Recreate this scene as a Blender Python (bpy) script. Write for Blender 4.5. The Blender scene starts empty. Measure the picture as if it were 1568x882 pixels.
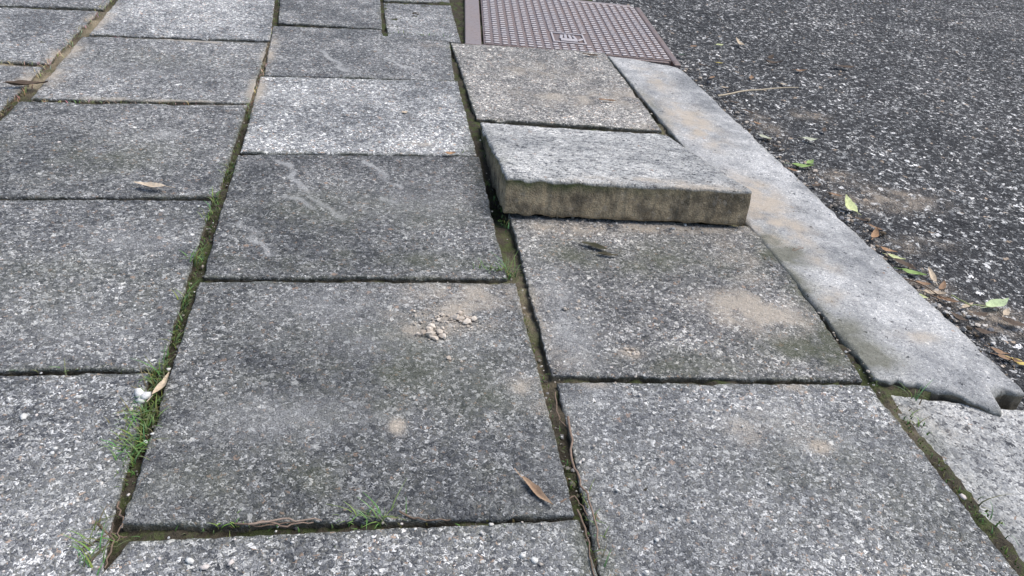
import bpy, math, random, numpy as np
from mathutils import Euler, Vector
random.seed(7); rng=np.random.default_rng(7)
scene=bpy.context.scene
# ---------------------------------------------------------------- survey: photo station and its ground plane (z=0)
WX,WY=.311,.304
CAM=np.array([0.154117,-0.381638,0.440869,0.999907,-0.10703,-0.15074,1.236])
RM=np.array(Euler(CAM[3:6],'XYZ').to_matrix())
def G(x,y,z=0.):
    d=RM@np.array([(x-784)/(CAM[6]*1000),(441-y)/(CAM[6]*1000),-1]); t=(z-CAM[2])/d[2]
    return CAM[:3]+d*t
# ---------------------------------------------------------------- noise
def _h(i,j,k,s):
    n=(i*374761393+j*668265263+k*1274126177+s*974634777)&0xFFFFFFFF
    n=((n^(n>>13))*1274126177)&0xFFFFFFFF
    n=((n^(n>>16))*2246822519)&0xFFFFFFFF
    return ((n^(n>>15))&0xFFFFFF)/float(0xFFFFFF)
def vn(x,y,z,sc,s=0):
    x=x*sc+1000;y=y*sc+1000;z=z*sc+1000
    i=np.floor(x).astype(np.int64);j=np.floor(y).astype(np.int64);k=np.floor(z).astype(np.int64)
    fx=x-i;fy=y-j;fz=z-k
    fx=fx*fx*(3-2*fx);fy=fy*fy*(3-2*fy);fz=fz*fz*(3-2*fz)
    r=0
    for a in(0,1):
        for b in(0,1):
            for c in(0,1):
                r=r+_h(i+a,j+b,k+c,s)*(fx if a else 1-fx)*(fy if b else 1-fy)*(fz if c else 1-fz)
    return r
def fbm(x,y,z,sc,s=0,o=3):
    r=0;a=.5;t=0
    for q in range(o):
        r=r+a*vn(x,y,z,sc*2**q,s+q);t+=a;a*=.6
    return r/t
# ---------------------------------------------------------------- stains on the ground
SAND=[(690,475,.06,.035,.7),(650,505,.03,.018,.8),(715,450,.07,.025,.65),(1150,475,.05,.035,1.05),(1190,495,.04,.025,.75),(880,347,.06,.02,.9),(1020,345,.10,.02,.9),(1130,400,.03,.05,.55),
(850,560,.03,.03,.5),(815,480,.015,.08,.55),(870,150,.1,.05,.65),(830,110,.1,.06,.55),(960,150,.05,.05,.65),(1000,192,.05,.02,.7),(1060,190,.04,.1,.95),(1000,120,.03,.08,.8),(1150,300,.04,.06,1.1),(1190,350,.04,.05,1.),(1260,400,.02,.03,.6),
(1400,515,.03,.012,.6),(1275,455,.02,.02,.7),(1370,272,.08,.04,.95),(1250,150,.04,.03,.8),(1440,410,.04,.05,.65),(1550,450,.04,.03,.95),(1420,340,.06,.025,.6),(1180,160,.025,.07,.65),(1290,240,.05,.03,.55),
(1257,684,.010,.008,1.),(1160,655,.05,.025,.5),(610,655,.007,.009,1.1),(640,222,.02,.008,1.),(660,70,.05,.02,.4),(100,80,.02,.08,1.),(150,30,.02,.08,1.),(60,120,.03,.05,1.),(390,140,.015,.06,1.),(412,80,.012,.1,.8),(250,155,.12,.008,.8),(280,62,.14,.006,.7),
(40,97,.1,.01,.8),(970,540,.015,.01,.8),(820,625,.015,.012,.7),(800,590,.015,.02,.7),(1220,590,.02,.008,.8),(900,585,.02,.008,.7),(1000,333,.12,.02,.7),(1430,640,.05,.03,.4)]
MOSS=[(1000,400,.10,.035,1.),(900,400,.05,.04,.8),(1250,540,.06,.025,1.1),(1080,560,.09,.02,.8),(1290,512,.035,.026,1.6),(1325,540,.03,.026,1.7),(1240,455,.02,.03,1.1),(1205,392,.035,.022,1.6),(1180,370,.02,.03,1.2),(1000,165,.012,.08,.9),(1260,480,.012,.12,1.0),
(560,570,.12,.07,.6),(430,720,.1,.05,.55),(700,740,.1,.04,.55),(750,600,.05,.06,.55),(540,400,.16,.02,.8),(540,330,.15,.06,.5),(120,240,.1,.06,.55),(30,230,.06,.05,.4),(100,430,.2,.06,.35),(1400,780,.04,.06,.45),(1250,720,.07,.05,.4),
(1450,690,.02,.1,.6),(880,740,.015,.15,.7),(740,260,.02,.15,.6),(250,90,.1,.04,.3)]
LIGHT=[(245,205,.015,.012,1.5),(440,640,.06,.025,.75),(520,470,.06,.03,.6),(200,370,.05,.03,.55),(1180,650,.07,.04,.6),(130,760,.06,.04,.45),(1050,800,.12,.05,.4),(870,500,.02,.10,1.),(640,310,.06,.04,.5),(950,740,.06,.08,.45),(880,610,.05,.03,.6),(1350,700,.05,.05,.35),(600,520,.07,.03,.5),(60,500,.08,.04,.4),(480,150,.1,.03,.4),(200,110,.1,.03,.3)]
STRK=[(430,245,470,295),(460,285,520,338),(555,245,612,290),(368,340,415,388),(440,300,480,320),(590,90,640,110),(490,80,530,110),(570,300,600,312)]
def blob(L,x,y):
    r=np.zeros_like(x)
    for a,b,rx,ry,s in L:
        g=G(a,b); r=np.maximum(r,s*np.exp(-(((x-g[0])/rx)**2+((y-g[1])/ry)**2)*.8))
    return r
def streak(x,y):
    r=np.zeros_like(x); w=(vn(x,y,x*0,60,201)-.5)*.009; x=x+w; y=y+w
    for a,b,c,d in STRK:
        p=G(a,b)[:2];q=G(c,d)[:2];v=q-p;L=v@v
        t=np.clip(((x-p[0])*v[0]+(y-p[1])*v[1])/L,0,1)
        dd=np.hypot(x-p[0]-t*v[0],y-p[1]-t*v[1]); r=np.maximum(r,1.9*np.exp(-(dd/.0036)**2))
    return r
def paint(x,y,z):
    n=fbm(x,y,z,45,3); n2=fbm(x,y,z,25,9)
    s=blob(SAND,x,y)*np.clip(n*2.5-.3,0,1.4); m=blob(MOSS,x,y)*np.clip(n2*2.2-.3,0,1.3)
    l=np.maximum(blob(LIGHT,x,y)*np.clip(n*1.8,0,1),streak(x,y)*np.clip(n*2.5-.3,0,1.2))
    return s,m,l
def tone(x,y,z):
    a=fbm(x,y,z,8,61,4); b=fbm(x,y,z,45,67,4)
    return np.clip(.5+(a-.5)*.9+(b-.5)*.8,0,1)
# ---------------------------------------------------------------- mesh helpers
def mesh_obj(name,V,F,mat=None,cols=None,parent=None,colname='paint',smooth=True,tn=None):
    me=bpy.data.meshes.new(name); V=np.asarray(V,np.float32)
    if isinstance(F,np.ndarray):
        k=F.shape[1]; me.vertices.add(len(V)); me.loops.add(F.size); me.polygons.add(len(F))
        me.vertices.foreach_set('co',V.ravel()); me.loops.foreach_set('vertex_index',F.ravel().astype(np.int32))
        me.polygons.foreach_set('loop_start',np.arange(0,F.size,k,dtype=np.int32)); me.update(calc_edges=True); me.validate()
    else: me.from_pydata(V.tolist(),[],F); me.update()
    if cols is not None:
        at=me.attributes.new(colname,'FLOAT_COLOR','POINT'); at.data.foreach_set('color',np.asarray(cols,np.float32).ravel())
    if tn is not None:
        at=me.attributes.new('tone','FLOAT','POINT'); at.data.foreach_set('value',np.asarray(tn,np.float32).ravel())
    me.polygons.foreach_set('use_smooth',np.full(len(me.polygons),smooth,bool))
    ob=bpy.data.objects.new(name,me); scene.collection.objects.link(ob)
    if mat: me.materials.append(mat)
    if parent: ob.parent=parent
    return ob
def axis(L,res):
    e=np.array([0,.0006,.0014,.0024,.0036,.005]); m=np.linspace(.0065,L-.0065,max(3,int(L/res)))
    return np.concatenate([e,m,L-e[::-1]])/L
def slab(name,C,mat,col=1.0,res=.0025,thick=.045,r=.0016,seed=0,edge=None,sidemoss=0,chip=1.0,bumpy=1.0,warm=0.,rim=.8):
    C=np.array(C,float); FL,FR,BR,BL=C
    w=np.linalg.norm(FR-FL); h=np.linalg.norm(BL-FL)
    S=axis(w,res);T=axis(h,res); s,t=np.meshgrid(S,T); ns,ntt=len(S),len(T)
    s=s.ravel();t=t.ravel()
    Pp=(FL*(1-s)[:,None]*(1-t)[:,None]+FR*s[:,None]*(1-t)[:,None]+BR*s[:,None]*t[:,None]+BL*(1-s)[:,None]*t[:,None])
    n=np.cross(FR-FL,BL-FL);n/=np.linalg.norm(n)
    x,y,z=Pp.T
    d=np.minimum(np.minimum(s,1-s)*w,np.minimum(t,1-t)*h)
    cn=vn(x,y,z,70,seed+5); cb=vn(x,y,z,28,seed+8)
    rl=r*(.6+2.*np.clip(cn-.35,0,1)*chip)
    q=np.clip(1-d/rl,0,1); drop=rl*(1-np.sqrt(1-np.minimum(q,.98)**2))
    drop+=chip*.0035*np.clip((cb-.78)*5,0,1)*np.clip(1-d/.008,0,1)
    cen=Pp.mean(0); inw=(cen-Pp); inw/=np.linalg.norm(inw,axis=1)[:,None]+1e-9
    jit=((fbm(x,y,z,170,seed+11)-.5)*.0034+(vn(x,y,z,35,seed+13)-.5)*.002)*np.exp(-d/.004)
    hgt=bumpy*((fbm(x,y,z,12,seed)-.5)*.0022+(fbm(x,y,z,230,seed+2,2)-.5)*.0014)
    Pp=Pp+inw*jit[:,None]+n*(hgt-drop)[:,None]
    if edge is not None: Pp=edge(Pp,s,t,w,h)
    idx=np.arange(ns*ntt).reshape(ntt,ns)
    F=np.stack([idx[:-1,:-1],idx[:-1,1:],idx[1:,1:],idx[1:,:-1]],-1).reshape(-1,4)
    loop=np.concatenate([idx[0,:-1],idx[:-1,-1],idx[-1,:0:-1],idx[:0:-1,0]])
    sa,mo,li=paint(x,y,z); mo=np.maximum(mo,rim*np.exp(-d/.0035)*np.clip(cb*1.7,0,1))
    cols=[np.stack([sa,mo,np.zeros_like(sa),li],1)]; tn=[tone(x,y,z+seed)]
    Vs=[Pp];prev=loop;base=len(Pp);Lp=Pp[loop];nl=len(loop)
    rings=[.0025,.007,.012,.018,.024,.030,.037,thick-.002,thick]
    for k,dep in enumerate(rings):
        v=Lp-n*dep; nz=np.stack([vn(v[:,0],v[:,1],v[:,2],150,seed+20+a)-.5 for a in range(2)]+[np.zeros(nl)],1)
        o=-(inw[loop]); o=o-n*(o@n)[:,None]
        v=v+nz*.0022-o*(.0025 if k==len(rings)-1 else .0003)
        Vs.append(v); cur=np.arange(base,base+nl); F=np.concatenate([F,np.stack([prev,cur,np.roll(cur,-1),np.roll(prev,-1)],1)])
        lft=np.clip(1.25-s[loop]*1.3,.1,1)
        cols.append(np.stack([np.zeros(nl),sidemoss*lft*max(0,1-k*.42)*np.clip(fbm(v[:,0],v[:,1],v[:,2],40,3)*2.4-.5,0,1),np.ones(nl),np.zeros(nl)],1)); tn.append(tone(v[:,0],v[:,1],v[:,2])); prev=cur;base+=nl
    V=np.concatenate(Vs); c0=(FL+FR+BR+BL)/4
    ob=mesh_obj(name,V-c0,F,mat,np.concatenate(cols),tn=np.concatenate(tn)); ob.location=c0; ob.color=(col,warm,0,1)
    return ob
# ---------------------------------------------------------------- materials
class NT:
    def __init__(s,name):
        s.m=bpy.data.materials.new(name); s.m.use_nodes=True; s.t=s.m.node_tree; s.b=s.t.nodes['Principled BSDF']; s.b.inputs['Specular IOR Level'].default_value=.3
    def n(s,ty,**k):
        a=s.t.nodes.new(ty)
        for q,v in k.items(): setattr(a,q,v)
        return a
    def set(s,inp,v):
        if isinstance(v,bpy.types.NodeSocket): s.t.links.new(v,inp)
        elif isinstance(v,(tuple,list)) and len(v)==3 and inp.type=='RGBA': inp.default_value=(*v,1)
        else: inp.default_value=v
    def math(s,op,a,b=0.,c=0.,clamp=False):
        x=s.n('ShaderNodeMath',operation=op,use_clamp=clamp); s.set(x.inputs[0],a); s.set(x.inputs[1],b); s.set(x.inputs[2],c); return x.outputs[0]
    def vm(s,op,a,b=None,scale=None):
        x=s.n('ShaderNodeVectorMath',operation=op); s.set(x.inputs[0],a)
        if b is not None: s.set(x.inputs[1],b)
        if scale is not None: s.set(x.inputs[3],scale)
        return x.outputs[0]
    def mix(s,f,a,b,mode='MIX'):
        x=s.n('ShaderNodeMix',data_type='RGBA',blend_type=mode); s.set(x.inputs[0],f); s.set(x.inputs[6],a); s.set(x.inputs[7],b); return x.outputs[2]
    def noise(s,v,sc,det=3,ro=.55,col=False):
        x=s.n('ShaderNodeTexNoise'); s.set(x.inputs['Vector'],v); x.inputs['Scale'].default_value=sc; x.inputs['Detail'].default_value=det; x.inputs['Roughness'].default_value=ro
        return x.outputs['Color' if col else 'Fac']
    def vor(s,v,sc,feat='F1'):
        x=s.n('ShaderNodeTexVoronoi',feature=feat); s.set(x.inputs['Vector'],v); x.inputs['Scale'].default_value=sc; return x
    def mr(s,v,a,b,c=0.,d=1.,smooth=True):
        x=s.n('ShaderNodeMapRange',interpolation_type='SMOOTHSTEP' if smooth else 'LINEAR'); s.set(x.inputs[0],v)
        for i,q in zip((1,2,3,4),(a,b,c,d)): s.set(x.inputs[i],q)
        return x.outputs[0]
    def ramp(s,v,st,const=True):
        x=s.n('ShaderNodeValToRGB'); s.set(x.inputs[0],v); r=x.color_ramp; r.interpolation='CONSTANT' if const else 'LINEAR'
        while len(r.elements)<len(st): r.elements.new(.5)
        for e,(p,c) in zip(r.elements,st): e.position=p; e.color=(*c,1)
        return x.outputs[0]
    def sep(s,v):
        x=s.n('ShaderNodeSeparateColor'); s.set(x.inputs[0],v); return x.outputs
    def bump(s,h,dist,st=1.):
        x=s.n('ShaderNodeBump'); x.inputs['Strength'].default_value=st; x.inputs['Distance'].default_value=dist; s.set(x.inputs['Height'],h)
        return x.outputs[0]
BIGR=[(0,(.085,.088,.095)),(.2,(.16,.163,.17)),(.42,(.26,.26,.258)),(.62,(.40,.395,.38)),(.82,(.60,.59,.56)),(.94,(.8,.78,.73)),(.97,(.38,.28,.22))]
def aggregate(name,fine,big,matrix,ramp,cover=(.5,.75),bigp=.55,bd=.0013,objinfo=True,sandc=(.54,.465,.375),mossc=(.08,.08,.055),sidec=(.18,.155,.11),bigr=BIGR,bsz=(.2,.55),gain=1.):
    m=NT(name); tc=m.n('ShaderNodeTexCoord'); oi=m.n('ShaderNodeObjectInfo')
    off=m.math('MULTIPLY',oi.outputs['Random'],37.)
    co=m.n('ShaderNodeCombineXYZ'); m.set(co.inputs[0],off); m.set(co.inputs[1],off)
    v=m.vm('ADD',tc.outputs['Object'],co.outputs[0])
    wob=m.vm('SUBTRACT',m.noise(v,big*2.2,0,.6,col=True),(.5,.5,.5)); vd=m.vm('ADD',v,m.vm('SCALE',wob,scale=1.1/big))
    v1=m.vor(vd,fine); c1=m.sep(v1.outputs['Color']); d1=v1.outputs['Distance']
    v2=m.vor(vd,big); c2=m.sep(v2.outputs['Color']); d2=v2.outputs['Distance']
    fn=m.noise(v,fine*2.2,2,.7)
    fr=m.ramp(fn,[(.25,(.6,.6,.6)),(.75,(1.4,1.4,1.4))],False)
    col=m.mix(m.mr(d1,cover[0],cover[1],1.,0.),matrix,m.ramp(c1[0],ramp))
    sz=m.mr(c2[2],0,1,bsz[0],bsz[1],False)
    m2=m.math('MULTIPLY',m.math('GREATER_THAN',c2[0],bigp),m.mr(m.math('SUBTRACT',d2,sz),-.03,.05,1.,0.))
    col=m.mix(m2,col,m.ramp(c2[1],bigr))
    col=m.mix(1.,col,fr,'MULTIPLY')
    ta=m.n('ShaderNodeAttribute',attribute_name='tone').outputs['Fac']
    col=m.mix(1.,col,m.ramp(ta,[(.2,(.62*gain,.63*gain,.64*gain)),(.8,(1.38*gain,1.36*gain,1.33*gain))],False),'MULTIPLY')
    if objinfo:
        oc=m.sep(oi.outputs['Color']); cc_=m.n('ShaderNodeCombineColor')
        for i in range(3): m.set(cc_.inputs[i],oc[0])
        col=m.mix(1.,col,cc_.outputs[0],'MULTIPLY')
        col=m.mix(m.math('MULTIPLY',oc[1],.5),col,m.mix(1.,col,(1.2,1.0,.76),'MULTIPLY'))
    at=m.n('ShaderNodeAttribute',attribute_name='paint'); pa=m.sep(at.outputs['Color'])
    lf=m.math('MULTIPLY',at.outputs['Alpha'],m.mr(fn,.3,.6),clamp=True)
    col=m.mix(m.math('MULTIPLY',lf,.65),col,(.58,.57,.55))
    mk=m.math('MULTIPLY',pa[1],m.mr(m.math('ADD',m.math('MULTIPLY',ta,.7),m.math('MULTIPLY',fn,.5)),.35,.7),clamp=True)
    col=m.mix(m.math('MULTIPLY',mk,.75),col,m.mix(fn,tuple(a*.6 for a in mossc),(mossc[0]*1.6,mossc[1]*1.8,mossc[2]*1.3)))
    sc=m.mix(fn,tuple(a*.7 for a in sandc),tuple(a*1.3 for a in sandc))
    sk=m.mr(m.math('ADD',pa[0],m.math('MULTIPLY',m.math('SUBTRACT',fn,.5),1.4)),.12,1.1)
    sk=m.math('MULTIPLY',sk,m.mr(d1,.0,.45,.55,1.))
    col=m.mix(m.math('MULTIPLY',sk,.88),col,sc)
    sn=m.noise(v,45,2,.7)
    sd=m.mix(m.mr(sn,.3,.7),tuple(a*.42 for a in sidec),tuple(a*1.35 for a in sidec))
    sd=m.mix(1.,sd,fr,'MULTIPLY'); sd=m.mix(m.math('MULTIPLY',m2,.35),sd,(.42,.37,.3))
    col=m.mix(m.math('MULTIPLY',pa[2],.95),col,m.mix(m.math('MULTIPLY',mk,1.2,clamp=True),sd,m.mix(fn,(.06,.065,.025),(.15,.17,.07))))
    m.set(m.b.inputs['Base Color'],col); m.b.inputs['Roughness'].default_value=.85
    h=m.math('MULTIPLY_ADD',d1,-.9,m.math('MULTIPLY',c1[2],.6))
    m.set(m.b.inputs['Normal'],m.bump(h,bd,.9))
    return m.m
GR=[(0,(.065,.068,.076)),(.18,(.125,.128,.136)),(.36,(.20,.202,.208)),(.54,(.295,.295,.295)),(.72,(.44,.435,.42)),(.88,(.66,.65,.63)),(.97,(.36,.27,.21))]
M_slab=aggregate('washed_concrete',400,200,(.165,.163,.153),GR,bigp=.70,gain=1.1)
M_light=aggregate('pale_washed_concrete',270,150,(.47,.46,.435),[(0,(.16,.16,.165)),(.18,(.32,.32,.32)),(.40,(.5,.495,.48)),(.75,(.66,.65,.62)),(.95,(.25,.25,.25))],bigp=.75,gain=1.05,sidec=(.34,.265,.165))
M_kerb=aggregate('kerb_concrete',480,220,(.44,.435,.42),[(0,(.28,.28,.285)),(.3,(.39,.39,.39)),(.7,(.50,.495,.485)),(.93,(.66,.65,.63))],bigp=.9,bd=.0005,sandc=(.56,.475,.375),mossc=(.10,.09,.065),gain=1.03)
M_asph=aggregate('asphalt',200,122,(.042,.042,.043),[(0,(.035,.035,.037)),(.3,(.075,.075,.078)),(.56,(.15,.15,.15)),(.76,(.31,.31,.305)),(.9,(.5,.49,.47))],cover=(.38,.62),bigp=.40,bd=.0045,objinfo=False,sandc=(.40,.335,.265),bsz=(.2,.5),
  bigr=[(0,(.055,.055,.057)),(.24,(.14,.14,.14)),(.42,(.32,.318,.31)),(.6,(.57,.56,.54)),(.8,(.82,.8,.77)),(.95,(.42,.33,.25))],gain=1.15)
def soil_mat():
    m=NT('soil'); tc=m.n('ShaderNodeTexCoord'); v=tc.outputs['Object']
    n=m.noise(v,60,4,.7); n2=m.noise(v,400,3,.7)
    col=m.mix(n2,(.02,.017,.012),(.12,.10,.07)); col=m.mix(m.mr(n,.46,.6),col,m.mix(n2,(.03,.04,.012),(.13,.15,.06)))
    at=m.n('ShaderNodeAttribute',attribute_name='paint'); pa=m.sep(at.outputs['Color'])
    col=m.mix(m.math('MULTIPLY',pa[0],.85,clamp=True),col,m.mix(n2,(.16,.13,.08),(.58,.48,.34)))
    m.set(m.b.inputs['Base Color'],col); m.b.inputs['Roughness'].default_value=.95
    m.set(m.b.inputs['Normal'],m.bump(n2,.003)); return m.m
def simple(name,col,rough=.8,metal=0.,nsc=120,var=.5,bd=.0005,attr=None):
    m=NT(name); tc=m.n('ShaderNodeTexCoord'); v=tc.outputs['Object']; n=m.noise(v,nsc,4,.7)
    base=col
    if attr: base=m.n('ShaderNodeAttribute',attribute_name=attr).outputs['Color']
    c=m.mix(1.,base,m.ramp(n,[(.25,(1-var,)*3),(.75,(1+var,)*3)],False),'MULTIPLY')
    m.set(m.b.inputs['Base Color'],c); m.b.inputs['Roughness'].default_value=rough; m.b.inputs['Metallic'].default_value=metal
    m.set(m.b.inputs['Normal'],m.bump(n,bd)); return m.m
M_soil=soil_mat(); M_veg=simple('vegetation',(.1,.2,.04),.6,attr='tint',var=.25); M_leaf=simple('dead_leaf',(.3,.2,.1),.7,attr='tint',var=.35,nsc=300)
M_crumb=simple('crumbs',(.3,.3,.3),.9,attr='tint',var=.3,nsc=500)
def metal_mat():
    m=NT('cast_iron'); tc=m.n('ShaderNodeTexCoord'); v=tc.outputs['Object']; n=m.noise(v,14,4,.7); n2=m.noise(v,160,3,.7)
    col=m.mix(m.mr(n,.35,.65),(.38,.34,.345),(.42,.345,.32)); col=m.mix(m.mr(n2,.5,.75),col,(.23,.17,.14))
    sep=m.n('ShaderNodeSeparateXYZ'); m.set(sep.inputs[0],v)
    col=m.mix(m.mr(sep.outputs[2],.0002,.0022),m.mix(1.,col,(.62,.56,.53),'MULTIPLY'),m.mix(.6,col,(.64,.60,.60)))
    m.set(m.b.inputs['Base Color'],col); m.b.inputs['Metallic'].default_value=.1; m.b.inputs['Roughness'].default_value=.5
    m.set(m.b.inputs['Normal'],m.bump(n2,.0008)); return m.m
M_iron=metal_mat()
# ---------------------------------------------------------------- paving slabs
def quad(a,b,c,d,z=(0,0,0,0)): return [G(*p,zz) for p,zz in zip((a,b,c,d),z)]
def down(BL,BR,Lf,Rf,dist=.3):
    bl,br,l,r=[G(*p) for p in (BL,BR,Lf,Rf)]
    u=(l-bl)/np.linalg.norm(l-bl); v=(r-br)/np.linalg.norm(r-br); return [bl+u*dist,br+v*dist,br,bl]
def sh(C,dz,tx=0,ty=0):
    C=[c.copy() for c in C]
    for c,(a,b) in zip(C,((-1,-1),(1,-1),(1,1),(-1,1))): c[2]+=dz+a*tx+b*ty
    return C
def notch(Pp,s,t,w,h):
    Pp[:,1]+=np.where(s<.62,t*.038*s/.62,0); return Pp
sp='paving_slab'
slab(sp,sh(quad((186,806),(879,791),(789,434),(306,432)),.0012,0,-.0005),M_slab,.80,.0018,seed=1)
slab(sp,sh(quad((310,424),(776,427),(733,241),(364,236)),.0005,.001),M_slab,.78,.002,seed=2)
slab(sp,sh(quad((368,233),(730,239),(700,125),(399,118)),.001),M_slab,1.42,.0025,seed=3)
slab(sp,sh(quad((404,115),(696,123),(688,64),(418,39)),0),M_slab,1.02,.003,seed=4,edge=notch)
slab(sp,quad((426,34),(585,44),(578,-60),(434,-70)),M_slab,1.0,.003,seed=5)
slab(sp,sh(quad((594,54),(706,63),(690,6),(587,2)),-.003),M_slab,1.2,.003,seed=6,warm=-.3)
slab(sp,sh(quad((588,-1),(689,2),(672,-60),(584,-68)),-.002),M_slab,1.0,.003,seed=7)
slab(sp,sh(down((198,826),(887,793),(148,885),(916,882)),-.0012),M_slab,1.0,.0018,seed=8)
slab(sp,sh(down((854,581),(1332,589),(920,882),(1561,882)),-.001,.001),M_slab,1.0,.0018,seed=9)
slab(sp,sh(quad((845,574),(1323,582),(1160,347),(779,325)),0),M_slab,.98,.0018,seed=10,warm=.25)
slab(sp,sh(quad((730,182),(1014,200),(925,81),(690,66)),.001),M_slab,1.35,.0025,seed=11,warm=.5)
slab(sp,sh(down((-413,580),(232,571),(-560,735),(188,745)),-.001,.001),M_slab,1.04,.0018,seed=12)
slab(sp,sh(quad((-405,572),(246,565),(324,306),(-130,306)),.0005,-.001),M_slab,.92,.002,seed=13)
slab(sp,sh(quad((-122,302),(333,301),(378,161),(30,155)),0),M_slab,.88,.0025,seed=14)
slab(sp,sh(quad((47,151),(383,158),(410,65),(126,56)),.0005),M_slab,1.03,.003,seed=15)
slab(sp,sh(quad((136,53),(414,62),(425,-45),(222,-48)),.0005),M_slab,1.55,.003,seed=16)
slab(sp,sh(quad((-370,215),(-55,222),(66,100),(-160,88)),-.002),M_slab,1.1,.004,seed=17)
slab(sp,sh(quad((-150,85),(74,95),(150,16),(-20,9)),-.001),M_slab,1.2,.003,seed=18)
slab(sp,sh(quad((-14,7),(157,13),(213,-48),(60,-52)),0),M_slab,1.1,.004,seed=19)
HR=.050
rs=slab('raised_paving_slab',quad((776,271),(1152,292),(1020,206),(735,187),(HR,HR-.001,.003,.003)),M_light,1.0,.0016,.042,.0030,seed=21,sidemoss=1.1,chip=1.3,rim=.4)
def kedge(Pp,s,t,w,h):
    j=np.interp(s,[0,.02,.28,.5,.70,.75,.85,1],[0,.001,.0,-.016,-.034,-.008,-.002,.0])+ (vn(Pp[:,0],Pp[:,1],Pp[:,2],120,77)-.5)*.006
    f=np.exp(-(t*h)/.03); Pp[:,1]+=j*f; Pp[:,2]-=.004*np.clip(1-(t*h)/.015,0,1)*vn(Pp[:,0],Pp[:,1],Pp[:,2],60,5)
    Pp[:,2]-=.003*s**3
    return Pp
slab('kerb',sh(quad((1341,580),(1572,597),(1041,102),(930,86)),.0015),M_kerb,1.0,.0022,.12,.003,seed=31,edge=kedge,chip=1.4)
slab('kerb',sh(down((1352,592),(1600,620),(1563,850),(1900,900),.5),-.008),M_light,.95,.002,.12,.004,seed=32)
def filler():
    Vs=[];F=[];b=0;kx=WX
    for u in range(-8,1):
        for v in range(-3,14):
            o=0 if u%2==0 else .5
            y0=(v+o)*WY; x0=u*kx
            if u>=-2 and -1.6<v+o<4.6: continue
            x=x0+.005;y=y0+.003;X=x0+kx-.005;Y=y0+WY-.003;e=.003
            ring=[(x,y),(X,y),(X,Y),(x,Y)];rin=[(x+e,y+e),(X-e,y+e),(X-e,Y-e),(x+e,Y-e)]
            zt=random.uniform(-.003,.001)
            Vs+=[(a,c,-.04) for a,c in ring]+[(a,c,zt-e) for a,c in ring]+[(a,c,zt) for a,c in rin]
            for k in range(4):
                l=(k+1)%4; F+= [(b+k,b+l,b+4+l,b+4+k),(b+4+k,b+4+l,b+8+l,b+8+k)]
            F.append((b+8,b+9,b+10,b+11)); b+=12
    o=mesh_obj('pavement',Vs,F,M_slab,np.zeros((len(Vs),4)),smooth=False,tn=np.full(len(Vs),.5)); o.color=(1,0,0,1)
filler()
xk=.700
def sheet(name,xs,ys,zf,mat):
    x,y=np.meshgrid(xs,ys);x=x.ravel();y=y.ravel();z=zf(x,y)
    idx=np.arange(len(x)).reshape(len(ys),len(xs)); F=np.stack([idx[:-1,:-1],idx[:-1,1:],idx[1:,1:],idx[1:,:-1]],-1).reshape(-1,4)
    sa,mo,li=paint(x,y,z)
    return mesh_obj(name,np.stack([x,y,z],1),F,mat,np.stack([sa,mo,x*0,li],1),tn=tone(x,y,z))
gh=G(762,300)
sheet('soil_bed',np.concatenate([[-30,-8,-2],np.arange(-1,xk,.005)]),np.concatenate([[-30,-5,-1],np.arange(-.4,1.9,.005),[2.5,6,30]]),
  lambda x,y:-.0065+(fbm(x,y,x*0,50,40)-.5)*.012+(vn(x,y,x*0,180,44)-.5)*.004-.03*(x>.64)*(y<.13)-.018*np.exp(-((x-gh[0])/.02)**2-((y-gh[1])/.06)**2),M_soil)
ZA=-.035
sheet('asphalt_road',np.concatenate([np.arange(xk,1.9,.0045),[2.1,2.6,4,8,30]]),np.concatenate([[-30,-8,-2,-.6],np.arange(-.2,2.6,.0045),[3,5,10,30]]),
  lambda x,y:ZA+(fbm(x,y,x*0,8,50)-.5)*.008+(vn(x,y,x*0,120,51)-.5)*.004,M_asph)
mesh_obj('ground',[(-80,-80,-.12),(80,-80,-.12),(80,80,-.12),(-80,80,-.12)],[(0,1,2,3)],M_soil,np.zeros((4,4)))
# ---------------------------------------------------------------- manhole cover
root=bpy.data.objects.new('manhole_cover',None); scene.collection.objects.link(root)
o=G(711,67);a=G(1045,98);ex=(a-o);Wm=np.linalg.norm(ex);ex/=Wm;Lm=.44
root.location=o; root.rotation_euler=(0,0,math.atan2(ex[1],ex[0]))
def frusta(name,items,mat,parent):
    V=[];F=[]
    for x,y,z0,lx,ly,lz,b,rot in items:
        c,s=math.cos(rot),math.sin(rot);k=len(V)
        for zz,q in((z0,0),(z0+lz-b*.5,b*.2),(z0+lz,b)):
            for sx,sy in((-1,-1),(1,-1),(1,1),(-1,1)):
                px,py=sx*(lx/2-q),sy*(ly/2-q); V.append((x+px*c-py*s,y+px*s+py*c,zz))
        for r in(0,4):
            for i in range(4): j=(i+1)%4; F.append((k+r+i,k+r+j,k+r+4+j,k+r+4+i))
        F.append((k+8,k+9,k+10,k+11))
    return mesh_obj(name,V,F,mat,parent=parent,smooth=False)
fl,fr_,ff=.034,.016,.010
frusta('frame',[(fl/2,Lm/2,-.08,fl-.002,Lm,.0808,.002,0),(Wm-fr_/2,Lm/2,-.08,fr_-.002,Lm,.078,.003,0),(Wm/2,ff/2,-.08,Wm-fl-fr_,ff-.002,.0800,.002,0),(Wm/2,Lm-.01,-.08,Wm-fl-fr_,.018,.081,.002,0)],M_iron,root)
pw=Wm-fl-fr_-.006;pl=Lm-ff-.026;px0=fl+.003;py0=ff+.004
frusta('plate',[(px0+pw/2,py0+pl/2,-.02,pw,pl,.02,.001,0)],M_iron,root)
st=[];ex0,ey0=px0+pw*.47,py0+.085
nx=int(pw/.0165);ny=int(pl/.0150)
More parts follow.
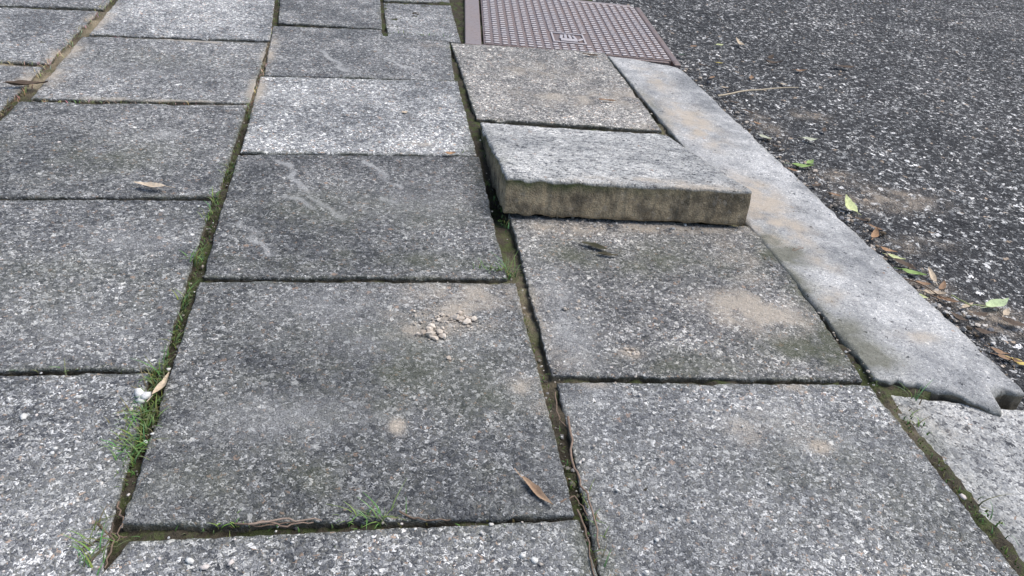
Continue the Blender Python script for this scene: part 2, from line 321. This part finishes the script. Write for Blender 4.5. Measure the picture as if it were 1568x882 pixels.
for i in range(nx):
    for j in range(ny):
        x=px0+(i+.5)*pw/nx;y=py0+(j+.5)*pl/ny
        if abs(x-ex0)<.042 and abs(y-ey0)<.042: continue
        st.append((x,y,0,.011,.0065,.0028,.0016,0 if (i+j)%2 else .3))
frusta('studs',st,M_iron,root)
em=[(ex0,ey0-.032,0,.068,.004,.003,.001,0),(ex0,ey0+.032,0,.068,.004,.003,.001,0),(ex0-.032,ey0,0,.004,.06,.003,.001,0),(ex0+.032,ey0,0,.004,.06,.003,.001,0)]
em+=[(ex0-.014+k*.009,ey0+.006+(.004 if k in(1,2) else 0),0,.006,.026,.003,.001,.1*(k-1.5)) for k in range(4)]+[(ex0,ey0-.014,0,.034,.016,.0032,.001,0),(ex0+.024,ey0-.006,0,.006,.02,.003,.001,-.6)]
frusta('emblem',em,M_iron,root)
# ---------------------------------------------------------------- leaves
def leafmesh(L,Wd,rot,curl,fold,tilt,seed):
    r=random.Random(seed);V=[];F=[];na,nb=12,6
    for i in range(na+1):
        a=i/na; w=Wd*.5*(math.sin(math.pi*min(1,a*1.02+.01))**.75)*(1-.35*a)*r.uniform(.88,1.08)+.0003
        for j in range(nb+1):
            b=(j/nb-.5)*2
            x=(a-.5)*L; y=b*w+math.sin(a*5+seed)*Wd*.08; z=curl*L*((a-.5)*2)**2+fold*abs(b)*w+ r.uniform(-1,1)*L*.008+.0015+math.sin(a*9+seed+b*2)*L*.015
            z+=x*tilt
            V.append((x*math.cos(rot)-y*math.sin(rot),x*math.sin(rot)+y*math.cos(rot),z))
    for i in range(na):
        for j in range(nb): k=i*(nb+1)+j; F.append((k,k+1,k+nb+2,k+nb+1))
    k=len(V)
    for q in range(4):
        x=-L*.5-q*L*.1
        for dy in(-.0004,.0004):
            y=dy+math.sin(seed)*L*.02*q; V.append((x*math.cos(rot)-y*math.sin(rot),x*math.sin(rot)+y*math.cos(rot),curl*L+.001-L*.5*tilt))
    for q in range(3): F.append((k+2*q,k+2*q+1,k+2*q+3,k+2*q+2))
    V=np.array(V); V[:,2]-=V[:,2].min()-.0008; return V,F
TAN=(.62,.50,.36);BR=(.32,.20,.12);DB=(.12,.085,.06);YG=(.64,.68,.34);LG=(.58,.68,.38);PG=(.56,.57,.42);YL=(.68,.54,.16);GR_=(.28,.40,.13);OR=(.45,.27,.15)
pav=[(230,287,.036,.012,2.95,.07,.5,0,(.68,.56,.42),0.003),(822,757,.034,.007,-1.0,.08,.9,.03,(.42,.29,.19),.001),(40,131,.055,.014,.25,.08,.7,0,DB,.001),(620,173,.010,.008,.5,.1,.3,0,TAN,.002),(690,237,.014,.009,.2,.2,.5,0,OR,.003),(930,155,.03,.006,-.1,.05,.5,0,BR,.003),(905,86,.034,.012,-.1,.08,.3,0,DB,.002),(912,380,.034,.010,-.5,.05,.5,.03,(.07,.065,.035),.001),(930,392,.024,.007,-.2,.05,.7,.03,(.10,.085,.05),.001),(248,592,.028,.006,1.3,.1,.8,0,TAN,.002)]
for i,(x,y,L,Wd,ro,cu,fo,ti,c,z) in enumerate(pav):
    V,F=leafmesh(L,Wd,ro,cu,fo,ti,i); ob=mesh_obj('leaf',V,F,M_leaf,np.tile((*c,1),(len(V),1)),colname='tint'); ob.location=G(x,y,z)
rl=[(1300,319,.028,.022,1.9,.15,.3,.5,YG),(1525,468,.034,.016,.3,.1,.3,.2,LG),(1240,215,.026,.016,-.3,.1,.3,.1,PG),(1228,256,.036,.014,-.2,.1,.4,.05,GR_),(1240,250,.022,.012,.6,.1,.4,.05,GR_),(1172,212,.026,.012,-1.2,.1,.3,.1,PG),(1102,99,.022,.014,-1.2,.1,.3,.3,YL),(1132,68,.030,.016,2.,.2,.4,.3,TAN),(1102,70,.018,.013,.2,.1,.3,.1,YG),(1045,86,.024,.014,-1.3,.1,.3,.2,(.1,.14,.1)),
(1185,98,.036,.018,-.5,.2,.4,.2,DB),(1226,110,.024,.014,-.3,.2,.4,.2,BR),(1180,90,.024,.014,.9,.2,.4,.2,DB),(1293,104,.05,.018,.05,.1,.2,0,DB),(1425,425,.024,.010,1.5,.1,.5,.3,TAN),(1338,362,.022,.011,.9,.2,.4,.3,OR),(1372,396,.022,.01,-.6,.1,.4,0,YG),(1398,420,.03,.012,-.5,.1,.4,0,GR_),(1385,408,.03,.014,-1.,.1,.4,0,DB),(1450,462,.024,.01,-.8,.1,.4,.2,BR),(1500,483,.022,.01,.2,.1,.3,0,DB),(1550,496,.034,.014,-.5,.1,.3,0,DB),(1562,557,.02,.01,-.8,.1,.3,0,YL),(1412,436,.02,.01,-.3,.1,.3,0,BR),(1340,350,.02,.006,-.9,.1,.3,0,BR),(1145,172,.02,.008,-.9,.1,.3,0,DB),(1160,190,.014,.006,-.6,.1,.3,0,OR),(1468,488,.022,.01,-.9,.1,.3,0,DB),(1530,540,.02,.008,-.7,.1,.3,0,BR),(1075,100,.02,.008,-.7,.1,.3,0,DB),(1320,150,.02,.008,.5,.1,.3,0,(.06,.045,.035)),
(1090,120,.02,.008,.7,.1,.3,0,BR),(1125,158,.018,.008,-.7,.1,.3,.1,DB),(1215,262,.02,.008,-.7,.1,.3,.1,BR),(1250,285,.018,.008,.2,.1,.3,.1,DB),(1360,385,.022,.009,-.9,.1,.3,.1,OR),(1430,450,.026,.01,-.4,.1,.3,.1,TAN),(1545,552,.024,.01,-.7,.1,.3,.1,BR),(1480,470,.02,.006,.4,.1,.3,.1,TAN),
(1062,72,.018,.01,.4,.1,.3,.1,BR),(1150,120,.02,.01,1.1,.1,.3,.1,BR),(1200,130,.016,.008,-.8,.1,.3,.1,TAN),(1262,200,.018,.009,.9,.1,.3,.1,DB),(1280,300,.018,.008,-.9,.1,.3,.1,BR),(1318,338,.018,.008,-.7,.1,.3,.1,DB),(1408,455,.02,.009,-.9,.1,.3,.1,YG),(1442,440,.02,.008,.8,.1,.3,.2,BR),(1508,510,.024,.01,-.6,.1,.3,.1,DB),(1540,480,.018,.008,.6,.1,.3,.1,TAN),(1110,135,.014,.007,-.6,.1,.3,.1,TAN),(1190,225,.016,.007,-.7,.1,.3,.1,DB)]
AV=[];AF=[];AC=[];b=0
for i,(x,y,L,Wd,ro,cu,fo,ti,c) in enumerate(rl):
    V,F=leafmesh(L,Wd,ro,cu,fo,ti,i+50); AV.append(V+G(x,y,ZA+.004)); AF+=[tuple(q+b for q in f) for f in F]; AC.append(np.tile((*c,1),(len(V),1))); b+=len(V)
mesh_obj('fallen_leaves',np.concatenate(AV),AF,M_leaf,np.concatenate(AC),colname='tint')
# ---------------------------------------------------------------- twigs
def tube(paths,name,mat):
    V=[];F=[];C=[]
    for pts_,rad,col,z in paths:
        p=[Vector(G(x,y,z)) for x,y in pts_]; pp=[]
        for i in range(len(p)-1):
            for q in range(5): pp.append(p[i].lerp(p[i+1],q/5)+Vector((random.uniform(-1,1),random.uniform(-1,1),random.uniform(-.3,1)))*.0012)
        pp.append(p[-1]); k0=len(V)
        for i,c in enumerate(pp):
            d=(pp[min(i+1,len(pp)-1)]-pp[max(i-1,0)]).normalized(); a=d.cross(Vector((0,0,1))).normalized(); e=a.cross(d); rr=rad*(1-.5*i/len(pp))
            for k in range(5): an=k*math.tau/5; V.append(tuple(c+a*math.cos(an)*rr+e*math.sin(an)*rr)); C.append((*col,1))
        for i in range(len(pp)-1):
            for k in range(5): l=(k+1)%5; F.append((k0+i*5+k,k0+i*5+l,k0+i*5+5+l,k0+i*5+5+k))
    return mesh_obj(name,V,F,mat,C,colname='tint')
TW=(.2,.14,.10)
tube([([(872,640),(876,700),(890,745),(905,770),(918,840)],.0011,(.27,.19,.14),.001),([(380,806),(430,797),(492,797)],.0009,(.36,.27,.21),.003),([(395,800),(440,806),(480,800)],.0008,(.28,.2,.15),.002),([(360,800),(400,808),(450,800)],.0007,TW,.001),([(610,786),(650,797),(690,796)],.0008,TW,.002),([(850,600),(855,640),(872,660)],.0008,TW,-.001),([(885,780),(900,830),(910,882)],.0009,TW,0.),([(150,800),(175,830),(160,870)],.001,TW,0.),([(130,840),(170,815),(195,822)],.0009,TW,0.),([(140,860),(165,830),(172,800)],.0009,(.12,.09,.07),.0),([(855,770),(880,760),(900,790)],.0008,TW,.001),([(180,770),(190,800),(178,830)],.0008,TW,.001)],'twigs',M_leaf)
tube([([(1100,147),(1150,138),(1222,134)],.0019,(.6,.5,.36),ZA+.008)],'straw_stalk',M_leaf)
tube([([(1455,452),(1488,468),(1515,470)],.001,(.4,.45,.2),ZA+.009),([(1340,420),(1400,430),(1450,458)],.001,TW,ZA+.007),([(1230,380),(1210,385),(1225,378)],.0008,TW,.001)],'fallen_stem',M_leaf)
# ---------------------------------------------------------------- grass in the joints
def blades(name,tufts,mat):
    V=[];F=[];C=[]
    for x,y,n,h,sx,sy,c in tufts:
        g=G(x,y,-.004)
        for q in range(n):
            bx,by=g[0]+random.gauss(0,sx),g[1]+random.gauss(0,sy); H=h*random.uniform(.4,1.1); an=random.uniform(0,math.tau); le=H*random.uniform(.3,1.1)
            dx,dy=math.cos(an),math.sin(an); wd=random.uniform(.0004,.0009); k=len(V); cc=tuple(v*random.uniform(.6,1.3) for v in c)
            for i in range(5):
                t=i/4; z=g[2]+H*(t-.35*t*t); r=le*t*t; w=wd*(1-t)+.0001
                V.append((bx+dx*r-dy*w,by+dy*r+dx*w,z)); V.append((bx+dx*r+dy*w,by+dy*r-dx*w,z)); C+=[(*cc,1)]*2
            for i in range(4): F.append((k+2*i,k+2*i+1,k+2*i+3,k+2*i+2))
    return mesh_obj(name,V,F,mat,C,colname='tint')
g1=(.19,.27,.09);g2=(.24,.28,.11);gm=(.13,.17,.055)
def line(x0,y0,x1,y1,k,n,h,c,s=.003):
    return [(x0+(x1-x0)*i/(k-1),y0+(y1-y0)*i/(k-1),n,h,s,.01,c) for i in range(k)]
blades('grass_tufts',[(758,420,44,.026,.010,.002,g1),(778,425,24,.018,.006,.003,g1),(572,800,34,.026,.009,.002,g1),(540,800,10,.014,.006,.002,g1),(234,580,34,.022,.004,.008,g1),(218,640,120,.016,.006,.014,g1),(202,685,90,.016,.006,.012,g1),(347,265,28,.015,.003,.012,g1),(298,402,28,.020,.003,.006,g1),(282,465,28,.017,.003,.006,g1),(712,239,20,.012,.006,.002,g1),(1397,612,8,.022,.002,.004,g1),(1400,645,14,.012,.002,.010,g1),(1515,792,12,.020,.002,.01,g1),(906,800,18,.014,.003,.02,g1),(145,850,50,.02,.005,.012,g1),(328,310,22,.014,.003,.01,g1),(640,54,30,.009,.03,.003,g1),(110,570,20,.012,.02,.002,g2),(345,805,18,.010,.005,.002,(.2,.33,.07)),(380,170,16,.012,.003,.012,g2),(318,335,22,.014,.002,.01,g1),(686,75,20,.008,.002,.01,g1),(775,350,10,.014,.002,.01,g1),(270,520,28,.012,.003,.02,g1),(412,60,12,.008,.003,.02,g2)]
 +line(244,590,332,320,12,20,.006,gm,.002)+line(192,730,240,600,6,45,.008,gm,.003)+line(790,450,905,850,10,14,.005,gm,.002)+line(200,806,860,793,14,10,.005,gm,.008)+line(1350,600,1540,850,8,16,.005,gm,.002)+line(333,300,380,180,6,14,.006,gm,.002)+line(735,260,770,330,4,14,.006,gm,.002),M_veg)
st_=(.6,.5,.32)
blades('dry_grass',line(60,115,165,5,12,16,.011,st_,.004)+line(378,165,405,105,8,12,.010,st_)+line(410,75,425,5,6,7,.009,st_)+[(x,157+x*.008,9,.008,.012,.002,st_) for x in range(70,370,25)]+[(x,98,5,.007,.012,.002,st_) for x in(5,30,55)]+[(x,60,3,.006,.012,.002,st_) for x in range(150,400,30)]+line(0,180,40,140,5,12,.012,(.35,.26,.15)),M_veg)
# ---------------------------------------------------------------- crumbs
t_=(1+5**.5)/2
IV=np.array([(-1,t_,0),(1,t_,0),(-1,-t_,0),(1,-t_,0),(0,-1,t_),(0,1,t_),(0,-1,-t_),(0,1,-t_),(t_,0,-1),(t_,0,1),(-t_,0,-1),(-t_,0,1)])/1.9
IF=np.array([(0,11,5),(0,5,1),(0,1,7),(0,7,10),(0,10,11),(1,5,9),(5,11,4),(11,10,2),(10,7,6),(7,1,8),(3,9,4),(3,4,2),(3,2,6),(3,6,8),(3,8,9),(4,9,5),(2,4,11),(6,2,10),(8,6,7),(9,8,1)])
def crumbs(name,lst,smooth=False,flat=1.):
    V=[];F=[];C=[]
    for i,(p,r,c) in enumerate(lst):
        v=IV*(1+rng.uniform(-.38,.38,(12,1)))*np.array([1,rng.uniform(.6,1),rng.uniform(.4,.7)*flat])*r
        a=rng.uniform(0,6.28); R=np.array([[math.cos(a),-math.sin(a),0],[math.sin(a),math.cos(a),0],[0,0,1]])
        V.append(v@R+p); F.append(IF+12*i); C.append(np.tile((*c,1),(12,1)))
    return mesh_obj(name,np.concatenate(V),np.concatenate(F),M_crumb,np.concatenate(C),colname='tint',smooth=smooth)
L=[]
def scat(x,y,n,sx,sy,r0,r1,cols,z=.0):
    g=G(x,y,z)
    for q in range(n):
        c=random.choice(cols);k=random.uniform(.75,1.2); r=r0+(r1-r0)*random.random()**3
        L.append((g+np.array([random.gauss(0,sx),random.gauss(0,sy),r*.3]),r,tuple(v*k for v in c)))
SD=[(.58,.50,.41),(.52,.44,.36),(.64,.56,.47)];GY=[(.42,.42,.41),(.2,.2,.21),(.62,.6,.56),(.32,.26,.2)];JC=[(.22,.2,.17),(.12,.1,.08),(.4,.36,.3),(.3,.28,.26)]
scat(690,490,120,.020,.010,.0004,.0024,SD,.0012);scat(665,512,34,.006,.004,.0008,.0048,SD,.0015);scat(712,490,32,.008,.005,.0008,.0042,SD,.0015);scat(650,470,90,.04,.02,.0004,.0011,SD,.0005);scat(690,545,6,.004,.004,.0008,.003,SD,.001)
scat(610,655,20,.003,.005,.0006,.0022,SD,.0);scat(1257,684,24,.005,.004,.0006,.0022,SD,-.001)
scat(1000,345,160,.06,.010,.0006,.0028,SD+GY);scat(880,345,60,.02,.01,.0006,.0025,SD);scat(1150,475,90,.03,.02,.0004,.0013,SD,-.0005);scat(880,475,14,.008,.008,.001,.0032,SD);scat(970,540,14,.006,.004,.001,.0028,SD)
scat(850,570,16,.01,.01,.0006,.002,SD+JC);scat(820,500,16,.01,.04,.0006,.002,SD+JC)
for i in range(16):
    t=i/15; scat(787+120*t,440+400*t,6,.002,.012,.0006,.0026,JC,-.006)
    scat(302-118*t,440+360*t,6,.002,.012,.0006,.0028,JC,-.006)
    scat(377-70*t,190+230*t,3,.003,.012,.0006,.0024,JC,-.006)
    scat(190+650*t,806-12*t,4,.012,.002,.0006,.0022,JC,-.006)
    scat(1060+480*t,110+450*t,34,.018,.03,.001,.0045,GY+SD+[(.12,.09,.06)],ZA+.002)
    scat(1000+330*t,200+380*t,7,.004,.02,.0006,.002,SD+GY,0)
for q in range(300):
    scat(random.uniform(0,1560),random.uniform(60,880),1,.001,.001,.0006,.0016,GY,.0) if q%2 else scat(random.uniform(740,1300),random.uniform(70,600),1,.01,.01,.0006,.0018,SD,.0)
crumbs('gravel',L)
L=[]
WP=[(.78,.76,.71),(.70,.66,.60),(.72,.64,.58),(.6,.58,.55),(.5,.44,.38)]
for x,y,r in((35,638,.0040),(600,673,.003),(90,218,.003),(70,381,.0028),(122,392,.002),(640,628,.0026),(155,740,.0026),(818,857,.003),(800,850,.0026),(352,862,.0028),(290,858,.003),(312,868,.0032),(1280,835,.0026),(945,750,.0022),(1095,630,.002),(935,562,.002),(1475,760,.0028),(830,705,.002),(745,300,.0015),(820,367,.002),(1480,640,.0025)):
    L.append((G(x,y,.0)+np.array([0,0,-r*.12]),r,random.choice(WP[:3])))
for q in range(420):   # pale stones of the washed surface, set almost flush
    x,y=random.uniform(0,1300),random.uniform(240,882)
    if 740<x<1170 and y<345: continue
    r=random.uniform(.0007,.0021); L.append((G(x,y,.0)+np.array([0,0,-r*.15]),r,random.choice(WP)))
crumbs('pebbles',L,True,.8)
L=[(G(212,601,.003),.0056,(.82,.80,.75)),(G(222,606,.003),.0048,(.8,.78,.74)),(G(216,612,.001),.0044,(.78,.76,.70))]
crumbs('white_stone',L,True)
# ---------------------------------------------------------------- camera, light
cd=bpy.data.cameras.new('camera'); cam=bpy.data.objects.new('camera',cd); scene.collection.objects.link(cam); scene.camera=cam
cam.location=CAM[:3]; cam.rotation_euler=tuple(CAM[3:6]); cd.sensor_width=36; cd.lens=36*CAM[6]*1000/1568; cd.clip_start=.01; cd.clip_end=500
w=bpy.data.worlds.new('World'); scene.world=w; w.use_nodes=True; nt=w.node_tree; bg=nt.nodes['Background']; sk=nt.nodes.new('ShaderNodeTexSky')
sk.sky_type='NISHITA'; sk.sun_disc=False; EL,AZ=math.radians(60),math.radians(80)
sk.sun_elevation=EL; sk.sun_rotation=AZ; sk.air_density=1.; sk.dust_density=2
nt.links.new(sk.outputs[0],bg.inputs[0]); bg.inputs[1].default_value=.15
sd=bpy.data.lights.new('sun','SUN'); so=bpy.data.objects.new('sun',sd); scene.collection.objects.link(so); sd.energy=2.8; sd.angle=math.radians(45); sd.color=(1,.975,.94)
dirv=Vector((math.sin(AZ)*math.cos(EL),math.cos(AZ)*math.cos(EL),math.sin(EL))); so.rotation_euler=dirv.to_track_quat('Z','Y').to_euler()
scene.view_settings.view_transform='Standard'; scene.view_settings.look='None'; scene.view_settings.exposure=0
